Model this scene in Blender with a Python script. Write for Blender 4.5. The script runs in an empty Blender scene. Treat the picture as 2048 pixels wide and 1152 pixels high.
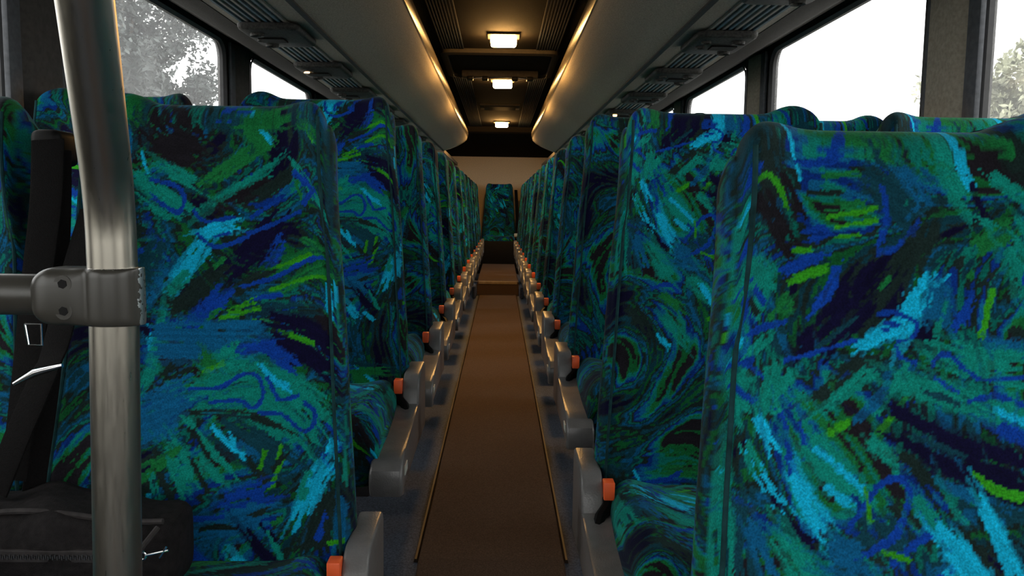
import bpy, bmesh, math, random
import numpy as np
from mathutils import Vector, Matrix

SC = bpy.context.scene
COL = SC.collection
R = math.radians
# ------------------------------------------------------------------ camera
F_PX = 1640.0
ROLL = R(0.8)
PITCH = math.atan(163.7 / F_PX)
YAW = math.atan(26.3 / F_PX)
EYE = 0.92                       # camera height above the aisle carpet
cd = bpy.data.cameras.new('camera')
cam = bpy.data.objects.new('camera', cd)
COL.objects.link(cam)
cam.location = (0, 0, EYE)
cam.rotation_euler = (Matrix.Rotation(-YAW, 3, 'Z') @ Matrix.Rotation(R(90) - PITCH, 3, 'X') @ Matrix.Rotation(ROLL, 3, 'Z')).to_euler()
cd.sensor_width = 36
cd.lens = 36 * F_PX / 2048
cd.clip_start = 0.02
cd.clip_end = 300
SC.camera = cam
# ------------------------------------------------------------------ light
WORLD_STRENGTH = 3.3
w = bpy.data.worlds.new('world')
SC.world = w
w.use_nodes = True
nt = w.node_tree
bg = nt.nodes['Background']
bg.inputs[0].default_value = (1.0, 0.985, 0.96, 1)
bg.inputs[1].default_value = WORLD_STRENGTH
SC.view_settings.view_transform = 'Standard'
SC.view_settings.look = 'None'
SC.view_settings.gamma = 1
SC.view_settings.use_curve_mapping = False
SC.view_settings.exposure = 0.0
SC.cycles.max_bounces = 10
SC.cycles.diffuse_bounces = 5
SC.cycles.transparent_max_bounces = 16
LAMP_STRENGTH = 190.0

AC = -0.011                      # x of the aisle's centre line
HALF = 1.26                      # half the width between the side walls
ROWP = 0.762                     # row pitch


def floor_z(y):
    if y >= 2.05:
        return 0.0
    return -0.155 * (2.05 - max(y, 0.2))


# pixel of the 2048 x 1152 photograph -> direction; distance given separately
def ray(px, py):
    dx, dy = px - 1024, py - 576
    a = (dx * math.cos(ROLL) + dy * math.sin(ROLL)) / F_PX
    b = -(dy * math.cos(ROLL) - dx * math.sin(ROLL)) / F_PX
    Y = math.cos(PITCH) + b * math.sin(PITCH)
    Z = -math.sin(PITCH) + b * math.cos(PITCH)
    return (a * math.cos(YAW) + Y * math.sin(YAW), -a * math.sin(YAW) + Y * math.cos(YAW), Z)


def at_d(px, py, d):
    r = ray(px, py)
    return Vector((r[0] * d / r[1], d, r[2] * d / r[1] + EYE))


# ------------------------------------------------------------------ materials
def s2l(c):
    return tuple(((v / 255) / 12.92 if v / 255 <= 0.04045 else ((v / 255 + 0.055) / 1.055) ** 2.4) for v in c)


MATS = {}


def new_mat(name):
    m = bpy.data.materials.new(name)
    m.use_nodes = True
    MATS[name] = m
    return m, m.node_tree, m.node_tree.nodes['Principled BSDF']


def mat(name, col, rough=0.6, metal=0.0, noise=None, var=0.25, bump=0.0, bscale=200, spec=None, sheen=0.0, coat=0.0):
    """principled material with a noise-driven colour variation and fine bump"""
    m, t, p = new_mat(name)
    p.inputs['Roughness'].default_value = rough
    p.inputs['Metallic'].default_value = metal
    if spec is not None:
        p.inputs['Specular IOR Level'].default_value = spec
    if sheen:
        p.inputs['Sheen Weight'].default_value = sheen
    if coat:
        p.inputs['Coat Weight'].default_value = coat
    tc = t.nodes.new('ShaderNodeTexCoord')
    n = t.nodes.new('ShaderNodeTexNoise')
    n.inputs['Scale'].default_value = noise or 12
    n.inputs['Detail'].default_value = 5
    t.links.new(tc.outputs['Object'], n.inputs['Vector'])
    cr = t.nodes.new('ShaderNodeValToRGB')
    cr.color_ramp.elements[0].position = 0.3
    cr.color_ramp.elements[1].position = 0.7
    cr.color_ramp.elements[0].color = (*[c * (1 - var) for c in col], 1)
    cr.color_ramp.elements[1].color = (*[min(1, c * (1 + var)) for c in col], 1)
    t.links.new(n.outputs['Fac'], cr.inputs['Fac'])
    t.links.new(cr.outputs['Color'], p.inputs['Base Color'])
    if bump:
        n2 = t.nodes.new('ShaderNodeTexNoise')
        n2.inputs['Scale'].default_value = bscale
        n2.inputs['Detail'].default_value = 3
        t.links.new(tc.outputs['Object'], n2.inputs['Vector'])
        b = t.nodes.new('ShaderNodeBump')
        b.inputs['Strength'].default_value = bump
        b.inputs['Distance'].default_value = 0.004
        t.links.new(n2.outputs['Fac'], b.inputs['Height'])
        t.links.new(b.outputs['Normal'], p.inputs['Normal'])
    return m


def emit(name, col, strength):
    m, t, p = new_mat(name)
    p.inputs['Base Color'].default_value = (0.8, 0.75, 0.6, 1)
    p.inputs['Roughness'].default_value = 0.4
    p.inputs['Emission Color'].default_value = (*col, 1)
    p.inputs['Emission Strength'].default_value = strength
    return m


# seat velour: the woven pattern is a colour attribute, the pile is noise
def fabric_mat():
    m, t, p = new_mat('velour')
    p.inputs['Roughness'].default_value = 0.95
    p.inputs['Specular IOR Level'].default_value = 0.12
    p.inputs['Sheen Weight'].default_value = 0.07
    p.inputs['Sheen Roughness'].default_value = 0.35
    p.inputs['Sheen Tint'].default_value = (0.45, 0.95, 0.9, 1)
    at = t.nodes.new('ShaderNodeAttribute')
    at.attribute_name = 'weave'
    tc = t.nodes.new('ShaderNodeTexCoord')
    n = t.nodes.new('ShaderNodeTexNoise')
    n.inputs['Scale'].default_value = 420
    n.inputs['Detail'].default_value = 2
    t.links.new(tc.outputs['Object'], n.inputs['Vector'])
    mr = t.nodes.new('ShaderNodeMapRange')
    mr.inputs['From Min'].default_value = 0.3
    mr.inputs['From Max'].default_value = 0.7
    mr.inputs['To Min'].default_value = 0.68
    mr.inputs['To Max'].default_value = 1.28
    t.links.new(n.outputs['Fac'], mr.inputs['Value'])
    mx = t.nodes.new('ShaderNodeMix')
    mx.data_type = 'RGBA'
    mx.blend_type = 'MULTIPLY'
    mx.inputs['Factor'].default_value = 1
    t.links.new(at.outputs['Color'], mx.inputs[6])
    t.links.new(mr.outputs['Result'], mx.inputs[7])
    t.links.new(mx.outputs[2], p.inputs['Base Color'])
    b = t.nodes.new('ShaderNodeBump')
    b.inputs['Strength'].default_value = 0.25
    b.inputs['Distance'].default_value = 0.002
    t.links.new(n.outputs['Fac'], b.inputs['Height'])
    t.links.new(b.outputs['Normal'], p.inputs['Normal'])
    return m


def glass_mat():
    m, t, p = new_mat('dusty_glass')
    t.nodes.remove(p)
    out = t.nodes['Material Output']
    tr = t.nodes.new('ShaderNodeBsdfTransparent')
    tr.inputs[0].default_value = (0.96, 0.97, 0.97, 1)
    du = t.nodes.new('ShaderNodeBsdfTranslucent')
    du.inputs[0].default_value = (0.95, 0.97, 1.0, 1)
    gl = t.nodes.new('ShaderNodeBsdfGlossy')
    gl.inputs['Roughness'].default_value = 0.02
    tc = t.nodes.new('ShaderNodeTexCoord')
    n = t.nodes.new('ShaderNodeTexNoise')
    n.inputs['Scale'].default_value = 3
    n.inputs['Detail'].default_value = 6
    t.links.new(tc.outputs['Object'], n.inputs['Vector'])
    mr = t.nodes.new('ShaderNodeMapRange')
    mr.inputs['From Min'].default_value = 0.3
    mr.inputs['From Max'].default_value = 0.7
    mr.inputs['To Min'].default_value = 0.045
    mr.inputs['To Max'].default_value = 0.075
    t.links.new(n.outputs['Fac'], mr.inputs['Value'])
    m1 = t.nodes.new('ShaderNodeMixShader')
    t.links.new(mr.outputs['Result'], m1.inputs[0])
    t.links.new(tr.outputs[0], m1.inputs[1])
    t.links.new(du.outputs[0], m1.inputs[2])
    m2 = t.nodes.new('ShaderNodeMixShader')
    m2.inputs[0].default_value = 0.03
    t.links.new(m1.outputs[0], m2.inputs[1])
    t.links.new(gl.outputs[0], m2.inputs[2])
    t.links.new(m2.outputs[0], out.inputs[0])
    return m


def chipped_paint():
    """dark grey paint with bare metal showing along worn borders"""
    m, t, p = new_mat('chipped_paint')
    p.inputs['Roughness'].default_value = 0.3
    tc = t.nodes.new('ShaderNodeTexCoord')
    at = t.nodes.new('ShaderNodeAttribute')
    at.attribute_name = 'wear'
    n = t.nodes.new('ShaderNodeTexNoise')
    n.inputs['Scale'].default_value = 160
    n.inputs['Detail'].default_value = 5
    t.links.new(tc.outputs['Object'], n.inputs['Vector'])
    ad = t.nodes.new('ShaderNodeMath')
    ad.operation = 'ADD'
    t.links.new(at.outputs['Fac'], ad.inputs[0])
    t.links.new(n.outputs['Fac'], ad.inputs[1])
    gt = t.nodes.new('ShaderNodeMath')
    gt.operation = 'GREATER_THAN'
    gt.inputs[1].default_value = 1.02
    t.links.new(ad.outputs[0], gt.inputs[0])
    mx = t.nodes.new('ShaderNodeMix')
    mx.data_type = 'RGBA'
    mx.inputs[6].default_value = (0.045, 0.042, 0.035, 1)
    mx.inputs[7].default_value = (0.8, 0.8, 0.8, 1)
    t.links.new(gt.outputs[0], mx.inputs['Factor'])
    t.links.new(mx.outputs[2], p.inputs['Base Color'])
    t.links.new(gt.outputs[0], p.inputs['Metallic'])
    return m


def brushed_steel():
    m, t, p = new_mat('steel')
    p.inputs['Metallic'].default_value = 1
    p.inputs['Base Color'].default_value = (0.36, 0.335, 0.285, 1)
    tc = t.nodes.new('ShaderNodeTexCoord')
    mp = t.nodes.new('ShaderNodeMapping')
    mp.inputs['Scale'].default_value = (60, 60, 8)
    t.links.new(tc.outputs['Object'], mp.inputs['Vector'])
    n = t.nodes.new('ShaderNodeTexNoise')
    n.inputs['Scale'].default_value = 6
    n.inputs['Detail'].default_value = 4
    t.links.new(mp.outputs[0], n.inputs['Vector'])
    mr = t.nodes.new('ShaderNodeMapRange')
    mr.inputs['To Min'].default_value = 0.22
    mr.inputs['To Max'].default_value = 0.42
    t.links.new(n.outputs['Fac'], mr.inputs['Value'])
    t.links.new(mr.outputs['Result'], p.inputs['Roughness'])
    return m


VELOUR = fabric_mat()
GLASS = glass_mat()
CHIP = chipped_paint()
STEEL = brushed_steel()
M_RACK = mat('rack_lining', (0.40, 0.352, 0.285), 0.9, noise=260, var=0.35, bump=0.4, bscale=500)
M_RACKPANEL = mat('service_lining', (0.31, 0.275, 0.228), 0.85, noise=200, var=0.3, bump=0.3, bscale=400)
M_RIM = mat('rack_rim', (0.14, 0.115, 0.085), 0.25, noise=8, var=0.1, coat=0.5)
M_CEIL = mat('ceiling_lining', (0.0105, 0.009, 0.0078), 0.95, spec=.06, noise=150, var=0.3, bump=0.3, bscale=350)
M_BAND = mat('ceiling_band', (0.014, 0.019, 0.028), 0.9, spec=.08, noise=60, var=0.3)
M_RIB = mat('rib_blue', (0.06, 0.12, 0.16), 0.6, noise=30, var=0.3)
M_RIBG = mat('rib_grey', (0.22, 0.21, 0.19), 0.6, noise=30, var=0.2)
M_HEADER = mat('header_lining', (0.03, 0.026, 0.022), 0.8, spec=.2, noise=80, var=0.25, bump=0.2)
M_DARK = mat('dark_trim', (0.035, 0.03, 0.028), 0.6, noise=40, var=0.3)
M_PILLAR = mat('pillar_beige', (0.30, 0.26, 0.20), 0.7, noise=90, var=0.2, bump=0.2)
M_PILLARD = mat('pillar_dark', (0.07, 0.075, 0.085), 0.7, noise=60, var=0.25)
M_WALL = mat('side_wall', (0.05, 0.044, 0.039), 0.8, noise=60, var=0.25)
M_RUBBER = mat('rubber', (0.03, 0.03, 0.032), 0.55, noise=30, var=0.2)
M_CONSOLE = mat('console_plastic', (0.035, 0.033, 0.03), 0.55, noise=120, var=0.7, spec=.25, bump=0.3, bscale=160)
M_BLACK = mat('black_plastic', (0.006, 0.0058, 0.0058), 0.5, spec=.12, noise=40, var=0.3)
M_TRIMG = mat('seat_trim_plastic', (0.155, 0.15, 0.147), 0.28, noise=40, var=0.12, bump=0.15, bscale=300)
M_FRAME = mat('frame_paint', (0.03, 0.03, 0.033), 0.5, noise=30, var=0.3)
M_ORANGE = mat('buckle_button', (0.95, 0.13, 0.03), 0.45, noise=30, var=0.05)
M_WEB = mat('belt_webbing', (0.0045, 0.004, 0.004), 0.8, spec=.08, noise=300, var=0.4, bump=0.4, bscale=600)
M_CHROME = mat('chrome', (0.75, 0.75, 0.75), 0.18, metal=1, noise=10, var=0.05)
M_BAG = mat('bag_nylon', (0.014, 0.0122, 0.0125), 0.8, spec=.1, noise=90, var=0.4, bump=0.5, bscale=700)
M_BAGPIPE = mat('bag_piping', (0.035, 0.031, 0.031), 0.6, spec=.15, noise=90, var=0.3)
M_CARPET = mat('aisle_carpet', (0.115, 0.072, 0.048), 0.95, noise=260, var=0.4, bump=0.5, bscale=600)
M_FLOOR = mat('side_carpet', (0.115, 0.13, 0.17), 0.85, noise=180, var=0.5, bump=0.5, bscale=400)
M_STRIP = mat('floor_strip', (0.05, 0.033, 0.025), 0.45, spec=.3, noise=5, var=0.8)
M_NOSE = mat('step_nosing', (0.42, 0.32, 0.20), 0.45, noise=30, var=0.2)
M_REAR = mat('rear_lining', (0.76, 0.62, 0.43), 0.9, noise=120, var=0.18, bump=0.3)
M_PIPING = mat('seat_piping', (0.010, 0.040, 0.044), 0.9, spec=.1, noise=60, var=0.4)
M_STICKER = mat('sticker', (0.55, 0.58, 0.52), 0.5, noise=30, var=0.1)
M_LEAF = mat('leaves', (0.085, 0.10, 0.095), 0.7, noise=1.2, var=0.5)
M_LEAF_SUNLIT = mat('leaves_olive_sunlit', (0.36, 0.37, 0.26), 0.7, noise=1.2, var=0.5)  # sunlight on these trees is put into the paler leaf colour
M_BARK = mat('bark', (0.10, 0.08, 0.06), 0.9, noise=6, var=0.3)
M_GROUND = mat('ground_gravel', (0.15, 0.145, 0.125), 0.95, noise=2, var=0.2)
M_LAMP = emit('lamp_diffuser', (1.0, 0.52, 0.15), LAMP_STRENGTH)
M_READ = emit('reading_lamp', (1.0, 0.55, 0.2), 9.0)
M_HATCHF = mat('hatch_frame', (0.022, 0.019, 0.016), 0.7, noise=60, var=0.2, spec=.15)
M_HATCH = mat('hatch_plastic', (0.06, 0.051, 0.041), 0.6, spec=.2, noise=60, var=0.2)


# ------------------------------------------------------------------ helpers
def tag(o, label, cat, group=None, kind=None):
    o['label'] = label
    o['category'] = cat
    if group:
        o['group'] = group
    if kind:
        o['kind'] = kind
    return o


def link(o, parent=None):
    COL.objects.link(o)
    if parent is not None:
        o.parent = parent
    return o


def empty(name, loc, label, cat, group=None, kind=None):
    o = bpy.data.objects.new(name, None)
    o.empty_display_size = 0.1
    o.location = loc
    link(o)
    return tag(o, label, cat, group, kind)


def from_bm(name, bm, m, parent=None, smooth=False, data_only=False):
    bmesh.ops.recalc_face_normals(bm, faces=bm.faces)
    me = bpy.data.meshes.new(name)
    bm.to_mesh(me)
    bm.free()
    me.materials.append(m)
    if smooth:
        me.polygons.foreach_set('use_smooth', [True] * len(me.polygons))
        try:
            me.set_sharp_from_angle(angle=R(40))
        except Exception:
            pass
    if data_only:
        return me
    return link(bpy.data.objects.new(name, me), parent)


def bm_box(bm, a, b, bevel=0.0, seg=2):
    a = Vector(a)
    b = Vector(b)
    r = bmesh.ops.create_cube(bm, size=1)
    vs = r['verts']
    for v in vs:
        v.co = Vector(((a[i] + b[i]) / 2 + v.co[i] * abs(b[i] - a[i]) for i in range(3)))
    if bevel:
        es = list({e for v in vs for e in v.link_edges})
        bmesh.ops.bevel(bm, geom=es, offset=bevel, segments=seg, affect='EDGES', profile=0.5)


def box(name, a, b, m, parent=None, bevel=0.0, seg=2):
    bm = bmesh.new()
    bm_box(bm, a, b, bevel, seg)
    return from_bm(name, bm, m, parent, smooth=bevel > 0)


def bm_tube(bm, pts, rad, seg=10, cap=True, flat=None):
    """sweep a circle (or an ellipse flat=(ra, rb)) along pts"""
    pts = [Vector(p) for p in pts]
    rings = []
    up = Vector((0.31, 0.17, 0.93)).normalized()
    prev = None
    for i, p in enumerate(pts):
        d = (pts[min(i + 1, len(pts) - 1)] - pts[max(i - 1, 0)]).normalized()
        if prev is None:
            n = d.cross(up)
            if n.length < 1e-4:
                n = d.cross(Vector((1, 0, 0)))
            n.normalize()
        else:
            n = (prev - d * prev.dot(d)).normalized()
        prev = n
        b = d.cross(n)
        r = rad[i] if isinstance(rad, (list, tuple)) else rad
        rings.append([bm.verts.new(p + (n * math.cos(2 * math.pi * k / seg) + b * math.sin(2 * math.pi * k / seg)) * r) for k in range(seg)])
    for i in range(len(rings) - 1):
        for k in range(seg):
            bm.faces.new((rings[i][k], rings[i][(k + 1) % seg], rings[i + 1][(k + 1) % seg], rings[i + 1][k]))
    if cap:
        bm.faces.new(rings[0][::-1])
        bm.faces.new(rings[-1])


def tube(name, pts, rad, m, parent=None, seg=10):
    bm = bmesh.new()
    bm_tube(bm, pts, rad, seg)
    return from_bm(name, bm, m, parent, smooth=True)


def bm_prism(bm, prof, lo, hi, axis, bevel=0.0, seg=2):
    """closed 2-D profile extruded along an axis; profile pairs are the two other axes in order"""
    def P(p, h):
        if axis == 'x':
            return (h, p[0], p[1])
        if axis == 'y':
            return (p[0], h, p[1])
        return (p[0], p[1], h)
    A = [bm.verts.new(P(p, lo)) for p in prof]
    B = [bm.verts.new(P(p, hi)) for p in prof]
    n = len(prof)
    fs = [bm.faces.new(A), bm.faces.new(B[::-1])]
    for i in range(n):
        fs.append(bm.faces.new((A[i], B[i], B[(i + 1) % n], A[(i + 1) % n])))
    if bevel:
        es = list({e for f in fs[:2] for e in f.edges})
        bmesh.ops.bevel(bm, geom=es, offset=bevel, segments=seg, affect='EDGES', profile=0.5)


def prism(name, prof, lo, hi, axis, m, parent=None, bevel=0.0, seg=2):
    bm = bmesh.new()
    bm_prism(bm, prof, lo, hi, axis, bevel, seg)
    return from_bm(name, bm, m, parent, smooth=True)


def strip_y(name, prof, y0, y1, m, parent=None, ny=1, smooth=True):
    """open profile (x,z) swept along y as a single sheet"""
    bm = bmesh.new()
    rows = []
    for j in range(ny + 1):
        y = y0 + (y1 - y0) * j / ny
        rows.append([bm.verts.new((p[0], y, p[1])) for p in prof])
    for j in range(ny):
        for i in range(len(prof) - 1):
            bm.faces.new((rows[j][i], rows[j][i + 1], rows[j + 1][i + 1], rows[j + 1][i]))
    return from_bm(name, bm, m, parent, smooth=smooth)


def rrect(x0, x1, y0, y1, r, k=6):
    pts = []
    for cx, cy, a0 in ((x1 - r, y1 - r, 0), (x0 + r, y1 - r, 90), (x0 + r, y0 + r, 180), (x1 - r, y0 + r, 270)):
        for i in range(k + 1):
            a = R(a0 + 90 * i / k)
            pts.append((cx + r * math.cos(a), cy + r * math.sin(a)))
    return pts


def setd(name, me, parent=None):
    return link(bpy.data.objects.new(name, me), parent)


# ------------------------------------------------------------------ the shell of the coach
Y0, Y1 = -1.9, 12.25
XL, XR = AC - HALF, AC + HALF
# floor with a ramp at the front
bm = bmesh.new()
ys = [Y0, 0.2, 2.05, Y1]
rows = [[bm.verts.new((x, y, floor_z(y) - 0.004)) for x in (XL, XR)] for y in ys]
for j in range(3):
    bm.faces.new((rows[j][0], rows[j][1], rows[j + 1][1], rows[j + 1][0]))
fl = from_bm('floor', bm, M_FLOOR)
tag(fl, 'dark blue grey speckled carpet under the seats', 'floor', kind='structure')
AW = 0.19
bm = bmesh.new()
ys = [Y0 + .3, 0.2, 2.05, 8.47]
rows = [[bm.verts.new((x, y, floor_z(y) + dz)) for x, dz in ((AC - AW, 0.0), (AC - AW + .004, .006), (AC + AW - .004, .006), (AC + AW, 0.0))] for y in ys]
for j in range(3):
    for i in range(3):
        bm.faces.new((rows[j][i], rows[j][i + 1], rows[j + 1][i + 1], rows[j + 1][i]))
tag(from_bm('aisle_carpet', bm, M_CARPET), 'long brown carpet runner along the aisle between the seats', 'carpet', kind='structure')
for k, s in enumerate((-1, 1)):
    x = AC + s * (AW + .006)
    tag(prism('trim_%d' % (k + 1), [(x - .006, -.003), (x + .005, -.003), (x + .0025, .006), (x - .003, .006)], 2.05, 8.47, 'y', M_STRIP),
        'thin worn metal strip edging the brown aisle carpet', 'trim', 'aisle edge strips', 'structure')
# step in the aisle
st = empty('aisle_step', (AC, 8.47, 0), 'carpeted step with pale nosing across the aisle far back', 'step', kind='structure')
s_ = box('step_block', (-.215, 0, 0), (.215, 2.75, .135), M_CARPET, st)
box('step_nosing', (-.20, -.012, .112), (.20, .03, .142), M_NOSE, st, .004)
for s in (-1, 1):
    box('side_kerb', (s * .218, -.35, 0), (s * .262, .0, .12), M_FLOOR, st, .02)

# side walls with rounded window openings
ZS, ZT = 0.62, EYE + 0.738        # window sill and top
WALL_TOP = EYE + 1.05
BAYC = [2.31 + 1.745 * k for k in range(-2, 7)]       # pillar centres along the coach


def wall_side(side):
    X = XL if side < 0 else XR
    nm = 'wall_left' if side < 0 else 'wall_right'
    bm = bmesh.new()
    wins = []
    edges = [Y0] + [c for c in BAYC if Y0 + .3 < c < Y1 - .3] + [Y1]
    for i in range(len(edges) - 1):
        a, b = edges[i], edges[i + 1]
        pw = .185
        ha, hb = a + (pw if i else .12), b - (pw if i < len(edges) - 2 else .12)
        if abs(a - BAYC[2]) < .01:
            ha = a + .14
        if abs(b - BAYC[2]) < .01:
            hb = b - .14
        if i == len(edges) - 2:
            hb = min(hb, 11.2)
        h = rrect(ha, hb, ZS, ZT, .085, 6)
        wins.append((ha, hb))
        inner = [bm.verts.new((X, p[0], p[1])) for p in h]
        deep = [bm.verts.new((X + side * .035, p[0], p[1])) for p in h]
        oc = [bm.verts.new((X, q[0], q[1])) for q in ((b, WALL_TOP), (a, WALL_TOP), (a, -.35), (b, -.35))]
        k = 7
        n = len(inner)
        for q in range(4):
            for j in range(6):
                bm.faces.new((inner[q * k + j], inner[q * k + j + 1], oc[q]))
            nx = (q + 1) % 4
            bm.faces.new((inner[q * k + 6], inner[nx * k], oc[nx], oc[q]))
        for j in range(n):
            bm.faces.new((inner[j], inner[(j + 1) % n], deep[(j + 1) % n], deep[j]))
    wl = from_bm(nm, bm, M_WALL)
    tag(wl, 'dark side wall of the coach with rounded window openings, ' + ('on the grab pole side' if side < 0 else 'across from the grab pole'), 'wall', kind='structure')
    # pillar covers on the wall
    for c in edges[1:-1]:
        first = abs(c - BAYC[2]) < .01
        hw = .105 if first else .10
        pc = prism('pillar_cover', [(X, c - hw), (X - side * .022, c - hw + .03), (X - side * .03, c - hw + .06), (X - side * .03, c + hw - .03), (X, c + hw)], ZS - .1, ZT - .002, 'z', M_PILLAR if side > 0 else M_WALL, wl)  # grab pole side: backlit shade painted in as the dark wall colour
        box('pillar_strip', (X - side * .004, c - hw - .055, ZS - .1), (X - side * .02, c - hw + .004, ZT - .002), M_PILLARD, wl, .004)
        box('pillar_rail', (X - side * .002, c + hw, ZS - .1), (X - side * .012, c + hw + .02, ZT - .002), M_PILLARD, wl, .003)
    for ha, hb in wins:
        wn = len([o for o in bpy.data.objects if o.name.startswith('window_')]) + 1
        we = bpy.data.objects.new('window_%d' % wn, None)
        we.location = (X, (ha + hb) / 2, ZS)
        link(we)
        tag(we, 'large side window with rounded corners in dark rubber seal, ' + ('grab pole side of the coach' if side < 0 else 'side of the coach facing the grab pole'), 'window',
            'side windows ' + ('by the grab pole' if side < 0 else 'across the aisle'), 'structure')
        bm = bmesh.new()
        hh = rrect(-(hb - ha) / 2 - .01, (hb - ha) / 2 + .01, -.01, ZT - ZS + .01, .09, 6)
        bm_prism(bm, hh, side * .020, side * .025, 'x')
        from_bm('pane', bm, GLASS, we)
        # seal: rounded frame
        bm = bmesh.new()
        o_ = rrect(-(hb - ha) / 2 - .006, (hb - ha) / 2 + .006, -.006, ZT - ZS + .006, .088, 6)
        i_ = rrect(-(hb - ha) / 2 + .018, (hb - ha) / 2 - .018, .018, ZT - ZS - .018, .07, 6)
        n = len(o_)
        L = [[bm.verts.new((x * side, p[0], p[1])) for p in q] for x, q in ((-.006, o_), (-.008, [((a[0] + b[0]) / 2, (a[1] + b[1]) / 2) for a, b in zip(o_, i_)]), (.004, i_), (.018, i_))]
        for q in range(3):
            for j in range(n):
                bm.faces.new((L[q][j], L[q][(j + 1) % n], L[q + 1][(j + 1) % n], L[q + 1][j]))
        from_bm('window_seal', bm, M_RUBBER, we, smooth=True)
    return wl


WL = wall_side(-1)
WR = wall_side(1)

# roof panels: centre ceiling between the racks and the curved sides above them
HC = EYE + 0.955
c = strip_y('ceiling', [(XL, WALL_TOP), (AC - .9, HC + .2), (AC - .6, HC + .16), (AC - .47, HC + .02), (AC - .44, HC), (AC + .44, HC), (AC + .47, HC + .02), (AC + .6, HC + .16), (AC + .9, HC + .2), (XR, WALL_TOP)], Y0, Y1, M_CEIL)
tag(c, 'dark brown lined ceiling above the aisle', 'ceiling', kind='structure')
# ribbed dark bands along the ceiling
for s in (-1, 1):
    for k in range(9):
        x = AC + s * (.225 + .0155 * k)
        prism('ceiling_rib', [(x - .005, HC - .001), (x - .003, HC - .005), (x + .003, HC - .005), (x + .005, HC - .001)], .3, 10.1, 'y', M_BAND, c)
# cross member near the rear
b_ = prism('ceiling_beam', [(10.05, HC + .01), (10.10, HC - .06), (10.17, HC - .075), (10.22, HC + .01)], AC - .62, AC + .62, 'x', M_CEIL, c)

# sloping soffit from the beam down to the rear wall
prism('rear_soffit', [(10.17, HC - .01), (10.6, HC - .03), (11.4, HC - .10), (12.0, HC - .19), (Y1 - .005, HC - .235), (Y1 - .005, HC - .20), (11.3, HC + .02)], AC - 1.2, AC + 1.2, 'x', M_CEIL, c)
# front bulkhead with windscreen opening behind the photographer
fw = empty('wall_front', (0, Y0, 0), 'front end of the coach with wide windscreen opening', 'wall', kind='structure')
box('dash_panel', (XL, -.06, -.35), (XR, 0, .62), M_DARK, fw)
box('header_panel', (XL, -.06, 1.72), (XR, 0, WALL_TOP), M_DARK, fw)
for s in (-1, 1):
    box('corner_post', (AC + s * (HALF - .1), -.06, .62), (AC + s * HALF, 0, 1.72), M_DARK, fw)
box('centre_post', (AC - .025, -.05, .62), (AC + .025, 0, 1.72), M_DARK, fw)
wn = empty('window_40', (AC, Y0 - .03, .62), 'wide windscreen at the front end of the coach', 'window', kind='structure')
for s in (-1, 1):
    box('pane', (s * .03, -.003, 0), (s * (HALF - .1), .003, 1.1), GLASS, wn)

# rear wall
rw = box('wall_rear', (XL, Y1, -.1), (XR, Y1 + .05, WALL_TOP + .25), M_REAR)
tag(rw, 'plain beige lined rear wall behind the last seat row', 'wall', kind='structure')
# upper bulkhead panel at the back
for s in (-1, 1):
    o = box('trim_%d' % (10 + s), (AC + s * .62, 9.3, HC - .37), (AC + s * HALF, Y1, HC - .33), M_RACKPANEL)
    tag(o, 'plain shelf panel along the side above the rearmost seats', 'trim', 'rear side panels', 'structure')

# ------------------------------------------------------------------ luggage racks with service panels
RACK_Y0, RACK_Y1 = -1.2, 9.25
HU = EYE + .62                    # height of the service panel


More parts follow.
